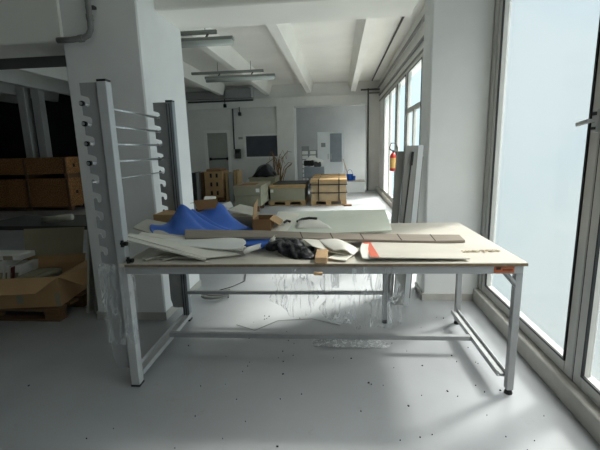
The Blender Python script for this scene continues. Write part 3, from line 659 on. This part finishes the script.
t = thing('goods_carton', 'upper grey carton with a loose lid in the double stack near the pillar', 'carton', (-2.2, 10.3, .40), world=True)
MB().box((-2.61, 9.58, .40), (-1.92, 10.97, .60)).build('carton', 'boxgreen', t, bevel=.01); MB().box((-2.63, 9.56, .60), (-1.91, 10.98, .635)).build('lid', 'card_grey', t)
MB().box((-2.05, 9.572, .48), (-1.96, 9.582, .57)).build('label_sticker', 'paper', t)
tag(MB().prism([(-2.5, 9.7, .64), (-2.1, 9.75, .64), (-2.05, 10.0, .67), (-2.4, 10.0, .66)], (0, 0, .012)).build('torn_card', 'card_dark'), 'torn dark card lying on the upper grey carton', 'card')
t = thing('long_pallet_load', 'wide grey carton lying behind the double stack with a black bag on it', 'carton', (-2.35, 12.4, 0), world=True)
MB().box((-2.75, 11.95, .1), (-1.95, 12.9, .66)).build('carton', 'boxgreen', t, bevel=.01); MB().box((-2.77, 11.93, .64), (-1.93, 12.92, .68)).build('lid', 'card_grey', t)
MB().box((-2.7, 12.0, 0), (-2.0, 12.85, .1)).build('skid', 'darkpallet', t)
bg = MB().loft([[(-2.70, 12.0, .69), (-2.5, 11.98, .69), (-2.2, 11.98, .69), (-1.96, 12.0, .69)], [(-2.6, 12.1, .76), (-2.44, 12.06, .97), (-2.18, 12.06, 1.0), (-2.04, 12.1, .84)], [(-2.6, 12.4, .76), (-2.4, 12.4, .97), (-2.2, 12.4, .98), (-2.0, 12.4, .8)], [(-2.7, 12.6, .70), (-2.4, 12.6, .70), (-2.1, 12.6, .70), (-1.98, 12.6, .70)]], .03, 5, 5, .06, 5)
tag(bg.build('plastic_bag', 'black_film', smooth=True), 'black bag slumped on the wide carton under the slate board', 'bag')
# timber pallet collars stacked by the door
for i, (z, lab) in enumerate(((.14, 'lowest brown crate in the stack below the push-bar door'), (.40, 'middle brown crate in the stack below the push-bar door'), (.66, 'uppermost brown crate in the stack below the push-bar door'))):
    t = thing('slotted_crate', lab, 'crate', (-3.72, 11.8, z), group='brown crates stacked by the far door', world=True)
    b = MB()
    x0, x1, y0, y1 = -4.0, -3.45, 11.5, 12.2
    b.box((x0, y0, z), (x1, y0 + .03, z + .25)).box((x0, y1 - .03, z), (x1, y1, z + .25)).box((x0, y0 + .03, z), (x0 + .03, y1 - .03, z + .25)).box((x1 - .03, y0 + .03, z), (x1, y1 - .03, z + .25)).box((x0 + .03, y0 + .03, z), (x1 - .03, y1 - .03, z + .03))
    b.build('crate_body', 'card', t, bevel=.006)
    for xx in (-3.83, -3.65): MB().box((xx, 11.49, z + .07), (xx + .06, 11.502, z + .19)).build('hand_slot', 'strap', t)
    if i == 2:
        MB().box((-3.95, 11.55, z + .2), (-3.5, 12.15, z + .32)).build('filling', 'card_dark', t, bevel=.02)
free_pallet(-4.02, -3.43, 11.48, 12.22, 'dark pallet under the stack of brown crates', 'darkpallet')
for i, (x, th, h, m, lab) in enumerate(((-3.37, .07, .86, 'pallet', 'brown plank upright beside the stacked crates'), (-3.27, .13, .85, 'ac', 'grey glass panel upright between the brown planks'), (-3.12, .07, .93, 'pallet', 'tall brown plank upright nearest the carton stack'), (-3.02, .05, .9, 'wood', 'thin pale lath upright beside the carton stack'))):
    tag(MB().prism([(x, 11.5, 0), (x + th, 11.5, 0), (x + th - .02, 11.6, h), (x - .02, 11.6, h)], (0, .5, 0)).build('upright_plank', m), lab, 'plank', 'planks stood up beside the crates')
for i, (x, m, lab) in enumerate(((-4.42, 'darkwall', 'dark panel stood next to the pillar edge by the brown crates'), (-4.3, 'ac', 'grey panel in the bundle by the brown crates'), (-4.16, 'darkpallet', 'brown panel in the bundle by the brown crates'))):
    tag(MB().box((x, 11.6, 0), (x + .1, 12.2, .88)).build('thin_board', m, bevel=.01), lab, 'panel', 'panels stood in a bundle by the crates')
# dry twigs
t = thing('dry_twigs', 'tall bundle of dry brown twigs against the far pillar', 'twigs', (-2.05, 13.3, 0), world=True)
tw = random.Random(5)
for k in range(16):
    x = -2.05 + tw.uniform(-.12, .12); y = 13.3 + tw.uniform(-.1, .1); hx = x + tw.uniform(-.25, .45); h = tw.uniform(1.0, 1.5)
    pts = [(x, y, 0), (x + (hx - x) * .15, y, h * .5), (x + (hx - x) * .5, y, h * .85), (hx, y, h), (hx + (.12 if k % 2 else -.05), y, h * (.8 if k % 3 == 0 else .98))]
    MB().tube(pts, [.016, .014, .012, .009, .005], 6).build('twig', 'twig', t)
tag(MB().tube([(-2.75, 13.3, .05), (-2.7, 13.3, .6), (-2.5, 13.3, 1.0), (-2.2, 13.3, 1.2)], [.02, .018, .014, .01], 6).build('bent_rod', 'twig'), 'single bent brown rod arching beside the twig bundle', 'rod')
# cabinet in the recess
t = thing('office_cabinet', 'tall white cabinet with a grey door standing in the lit recess', 'cabinet', (-.3, 15.2, 0), world=True)
MB().box((-.80, 15.0, 0), (.16, 15.4, 2.1)).build('carcass', 'cab', t, bevel=.008)
dl = MB().box((-.77, 14.97, .08), (-.36, 15.0, 2.03)).build('door', 'cab', t, bevel=.004); dr = MB().box((-.33, 14.97, 1.0), (.1, 15.0, 2.03)).build('door', 'cabgrey', t, bevel=.004); dr['label'] = 'grey upper door'
MB().box((-.33, 14.97, .08), (.1, 15.0, .96)).build('door', 'cab', t, bevel=.004)
sub(dl, 'handle', MB().box((-.42, 14.95, 1.1), (-.39, 14.972, 1.3)), 'frame'); sub(dr, 'handle', MB().box((-.31, 14.95, 1.1), (-.28, 14.972, 1.3)), 'frame')
sub(dl, 'notice', MB().box((-.66, 14.962, 1.55), (-.5, 14.972, 1.7)), 'ac')
for i, (x, lab) in enumerate(((-1.28, 'grey shelf unit of drawers deep in the recess'), (-.98, 'second pale drawer unit in the recess beside the cabinet'))):
    t = thing('drawer_unit', lab, 'drawers', (x, 15.3, 0), world=True)
    MB().box((x - .13, 15.15, 0), (x + .13, 15.5, 1.6 - .15 * i)).build('carcass', 'ac', t)
    for k in range(8): MB().box((x - .11, 15.13, .1 + .17 * k), (x + .11, 15.15, .23 + .17 * k)).build('drawer', 'wall', t)
t = thing('work_trolley', 'dark machine with paper on a grey stand in front of the white cabinet', 'machine', (-.85, 13.5, 0), world=True)
MB().box((-1.17, 13.3, .55), (-.5, 13.7, .9)).build('stand', 'cabgrey', t, bevel=.01)
for x in (-1.15, -.56):
    for y in (13.32, 13.62): MB().box((x, y, 0), (x + .04, y + .04, .55)).build('leg', 'frame', t)
MB().box((-1.18, 13.3, .93), (-.85, 13.6, 1.12)).build('machine_body', 'black', t, bevel=.03)
MB().loft([[(-1.1, 13.35, 1.13), (-.8, 13.3, 1.1), (-.52, 13.35, .95)], [(-1.0, 13.5, 1.24), (-.78, 13.5, 1.22), (-.5, 13.5, 1.08)], [(-1.05, 13.65, 1.14), (-.8, 13.65, 1.12), (-.55, 13.65, 1.0)]], .02, 4, 4, .05, 7).build('paper_heap', 'paper', t, smooth=True)
MB().box((-.84, 13.3, .9), (-.6, 13.6, 1.06)).build('feed_tray', 'dark_conduit', t, bevel=.02)
t = thing('white_plinth', 'low white box on the floor by the corner pillar', 'box', (.55, 13.8, 0), world=True)
MB().box((.16, 13.5, 0), (.86, 13.95, .36)).build('body', 'cab', t, bevel=.008); MB().box((.15, 13.49, .36), (.87, 13.96, .40)).build('top', 'laminate', t, bevel=.006)
t = thing('blue_bucket', 'blue plastic bucket with a wooden stick on the low white box', 'bucket', (.4, 13.65, .4), world=True)
MB().tube([(.36, 13.65, .40), (.36, 13.65, .5), (.36, 13.65, .62)], [.09, .10, .115], 14).tube([(.50, 13.62, .40), (.50, 13.62, .56)], [.05, .055], 10).build('bucket_body', 'bluepl', t)
MB().tube([(.36, 13.65, .42), (.13, 13.7, 1.13)], .014, 8).build('stick', 'wood', t)
MB().tube([(.26, 13.65, .6), (.30, 13.6, .74), (.36, 13.58, .78), (.42, 13.6, .74), (.47, 13.65, .6)], .008, 6).build('handle', 'bluepl', t)
# fire extinguisher hung on the window frame
t = thing('fire_extinguisher', 'red fire extinguisher with yellow label on the far bay window frame', 'extinguisher', (1.27, 9.6, .91), world=True)
x, y = 1.27, 9.6
MB().tube([(x, y, .93), (x, y, .95), (x, y, 1.27), (x, y, 1.33), (x, y, 1.36)], [.06, .078, .078, .055, .025], 16).build('cylinder_body', 'redpaint', t, smooth=True)
MB().tube([(x, y, 1.0), (x, y, 1.24)], .0795, 16, cap=False).build('label_sticker', 'label', t, smooth=True)
MB().tube([(x, y, 1.36), (x, y, 1.41)], .022, 8).bar((x, y, 1.41), (x - .1, y - .02, 1.43), .02, .015).build('valve', 'black', t)
MB().tube([(x - .02, y - .03, 1.39), (x - .1, y - .05, 1.47), (x - .06, y - .06, 1.58), (x + .05, y - .05, 1.58), (x + .09, y - .04, 1.45), (x + .08, y - .06, 1.1)], .012, 8).build('hose', 'black', t, smooth=True)
MB().box((x + .02, y - .03, 1.28), (1.345, y + .03, 1.34)).build('wall_bracket', 'frame_dark', t)

# ------------------------------------------------------------------ dark bay: crates and the open carton
def osb(x0, x1, y0, y1, z0, z1, label):
    t = thing('strand_board_crate', label, 'crate', ((x0 + x1) / 2, (y0 + y1) / 2, z0), group='strand board crates in the dark bay', world=True)
    MB().box((x0, y0, z0), (x1, y1, z1)).build('crate_body', 'osb', t, bevel=.008)
    MB().box((x0 - .02, y0 - .02, z1 - .03), (x1 + .02, y1 + .02, z1)).build('lid', 'osb', t)
    for x in (x1 - .08, (x0 + x1) / 2, x0): MB().box((x, y0 - .03, z0), (x + .07, y0, z1 - .03)).build('batten', 'darkpallet', t)
    MB().box((x1 + .001, y0 + .25, (z0 + z1) / 2 - .05), (x1 + .012, y0 + .33, (z0 + z1) / 2 + .04)).build('hand_hole', 'strap', t)
    return t
osb(-9.9, -7.38, 10.2, 11.6, .10, .88, 'lower, taller brown strand board crate in the dark bay')
osb(-9.9, -7.38, 10.2, 11.6, 1.0, 1.45, 'upper, shallower brown strand board crate resting on two skids')
for x in (-8.66, -7.5):
    tag(MB().box((x, 10.22, .88), (x + .1, 11.55, 1.0)).build('skid_beam', 'darkpallet'), 'wooden skid between the two strand board crates, ' + ('under the middle' if x < -8 else 'by their end'), 'skid', 'skids between the crates')
free_pallet(-9.95, -7.35, 10.15, 11.6, 'dark pallet under the strand board crates', 'darkpallet', h=.10)
tag(MB().tube([(-3.75, 4.6, .70), (-3.35, 4.6, .735)], .04, 12).build('paper_roll', 'grey_sheet', smooth=True), 'pale paper roll lying on the grey table behind the open carton', 'roll')
t = thing('low_bench', 'dark low bench behind the open carton', 'bench', (-3.4, 4.8, 0), world=True)
MB().box((-4.6, 4.45, .60), (-2.7, 5.3, .65)).build('bench_top', 'darkbeam', t)
for x in (-4.55, -2.78):
    for y in (4.5, 5.2): MB().box((x, y, 0), (x + .06, y + .06, .60)).build('leg', 'darkbeam', t)
free_pallet(-3.95, -2.56, 3.16, 3.95, 'worn brown pallet under the big open carton', 'darkpallet', h=.12)
t = thing('open_carton', 'big open brown carton with raised flaps on a pallet beside the thick pillar', 'box', (-3.1, 3.5, .12), world=True); t.rotation_euler.z = R(9)
x0, x1, y0, y1, z0, z1, c = -3.7, -2.63, 3.16, 3.70, .12, .40, .008
MB().box((x0, y0, z0), (x1, y1, z0 + c)).box((x0, y0, z0 + c), (x0 + c, y1, z1)).box((x1 - c, y0, z0 + c), (x1, y1, z1)).box((x0 + c, y0, z0 + c), (x1 - c, y0 + c, z1)).box((x0 + c, y1 - c, z0 + c), (x1 - c, y1, z1)).build('carton', 'card', t)
MB().prism([(x0, y0, z1), (x1, y0, z1), (x1 - .12, y0 - .16, z1 - .10), (x0, y0 - .16, z1 - .10)], (0, 0, c)).build('flap', 'card', t)
MB().prism([(x1, y0, z1), (x1, y1, z1), (x1 + .2, y1 - .1, z1 + .02), (x1 + .17, y0 + .12, z1 - .13)], (0, 0, c)).build('flap', 'card', t)
MB().prism([(x0, y1 - c, z1), (x1, y1 - c, z1), (x1 + .01, y1 + .01, z1 + .085), (x0, y1 + .01, z1 + .085)], (0, c, 0)).build('flap', 'card', t)
MB().prism([(-3.23, y1 + .005, z1 + .075), (x1 - .02, y1 + .005, z1 + .075), (x1 + .02, y1 + .03, z1 + .36), (-3.22, y1 + .03, z1 + .36)], (0, c, 0)).build('flap', 'card_grey', t)['label'] = 'grey upper back flap'
MB().box((-3.02, y0 - .003, .16), (-2.96, y0, .30)).build('tape', 'card_grey', t)
MB().box((x1 - .045, y0 - .003, z0), (x1 - .0, y0, .25)).build('tape', 'card_grey', t)
bk = [(-3.36, .05, 'paper', .36, 'white binder, thickest in the open carton'), (-3.30, .035, 'wall', .31, 'pale binder between white and dark red ones in the carton'), (-3.25, .03, 'magenta', .30, 'dark red spined folder standing in the open carton'), (-3.20, .055, 'wall', .32, 'white folder beside the dark red one in the carton')]
for x, w, m, h, lab in bk:
    t = thing('binder', lab, 'binder', (x, 3.45, .13), group='binders standing in the open carton', world=True)
    MB().prism([(x, 3.40, .13), (x + w, 3.40, .13), (x + w + .03, 3.44, .13 + h), (x + .03, 3.44, .13 + h)], (0, .24, 0)).build('cover', m, t)
    MB().prism([(x + .02, 3.418, .3), (x + w - .004, 3.418, .3), (x + w + .008, 3.427, .38), (x + .028, 3.427, .38)], (0, .006, 0)).build('spine_label', 'card_grey', t)
t = thing('sample_pack', 'flat white pack lying on top of the binders', 'pack', (-3.4, 3.5, .49), world=True)
MB().box((-3.62, 3.46, .495), (-3.12, 3.66, .55)).build('pack', 'paper', t, bevel=.006); MB().box((-3.3, 3.456, .50), (-3.2, 3.461, .54)).build('label_sticker', 'card_grey', t)
t = thing('grey_package', 'low grey green package in the open carton beside the binders', 'package', (-2.95, 3.5, .13), world=True)
MB().box((-3.09, 3.32, .13), (-2.83, 3.64, .37)).build('package', 'boxgreen', t, bevel=.012); MB().box((-2.96, 3.315, .13), (-2.91, 3.645, .373)).build('tape', 'card_grey', t)
for (x, th, h, m, lab) in ((-2.43, .022, .90, 'grey_sheet', 'pale thin board leaning beside the thick pillar, nearer the carton'), (-2.36, .03, .82, 'panel', 'darker thin board leaning directly against the thick pillar')):
    tag(MB().prism([(x, 3.36, 0), (x + th, 3.36, 0), (x + th + .1, 3.4, h), (x + .1, 3.4, h)], (0, .55, 0)).build('thin_board', m), lab, 'board', 'thin boards leaning on the pillar')

# ------------------------------------------------------------------ sky and sun
w = bpy.data.worlds.new('sky'); scene.world = w; w.use_nodes = True
nt = w.node_tree; bg_ = nt.nodes['Background']
tc = nt.nodes.new('ShaderNodeTexCoord'); sp = nt.nodes.new('ShaderNodeSeparateXYZ'); nt.links.new(tc.outputs['Generated'], sp.inputs[0])
cr = nt.nodes.new('ShaderNodeValToRGB'); mr = nt.nodes.new('ShaderNodeMapRange'); mr.inputs['From Min'].default_value = -1
nt.links.new(sp.outputs['Z'], mr.inputs['Value']); nt.links.new(mr.outputs['Result'], cr.inputs['Fac'])
el = cr.color_ramp.elements
for p_, c_ in ((.3, (.37, .44, .45)), (.5, (.42, .51, .55)), (.72, (.45, .56, .63)), (.82, (5.6, 5.3, 4.95))):
    x = el.new(p_); x.color = (*c_, 1)
el[0].position = 0.; el[0].color = (1.7, 1.58, 1.44, 1); el[-1].position = 1.; el[-1].color = (7.2, 6.8, 6.4, 1)
no = nt.nodes.new('ShaderNodeTexNoise'); no.inputs['Scale'].default_value = 3.2; no.inputs['Detail'].default_value = 6
nt.links.new(tc.outputs['Generated'], no.inputs['Vector'])
r2 = nt.nodes.new('ShaderNodeValToRGB'); r2.color_ramp.elements[0].position = .42; r2.color_ramp.elements[1].position = .6
nt.links.new(no.outputs['Fac'], r2.inputs['Fac'])
mx = nt.nodes.new('ShaderNodeMix'); mx.data_type = 'RGBA'; mx.blend_type = 'MULTIPLY'
mx.inputs['Factor'].default_value = 1; nt.links.new(cr.outputs['Color'], mx.inputs['A']); nt.links.new(r2.outputs['Color'], mx.inputs['B'])
r2.color_ramp.elements[0].color = (.88, .97, 1.0, 1); r2.color_ramp.elements[1].color = (1.12, 1.08, 1.04, 1)
nt.links.new(mx.outputs['Result'], bg_.inputs['Color']); bg_.inputs['Strength'].default_value = 1.0
sd = bpy.data.lights.new('sun', 'SUN'); sd.energy = 4.2; sd.angle = R(9); sd.color = (1, .95, .88)
so = bpy.data.objects.new('sun', sd); COL.objects.link(so); so.location = (6, 8, 9)
so.rotation_euler = Vector((-.62, -.42, -.72)).to_track_quat('-Z', 'Y').to_euler()

for o in bpy.data.objects:
    if '_world' in o: del o['_world']
scene.view_settings.view_transform = 'Standard'; scene.view_settings.look = 'None'; scene.view_settings.gamma = 1
scene.view_settings.use_curve_mapping = False
scene.view_settings.exposure = 1.1
scene.cycles.use_denoising = True
scene.cycles.max_bounces = 14; scene.cycles.diffuse_bounces = 9; scene.cycles.transparent_max_bounces = 16
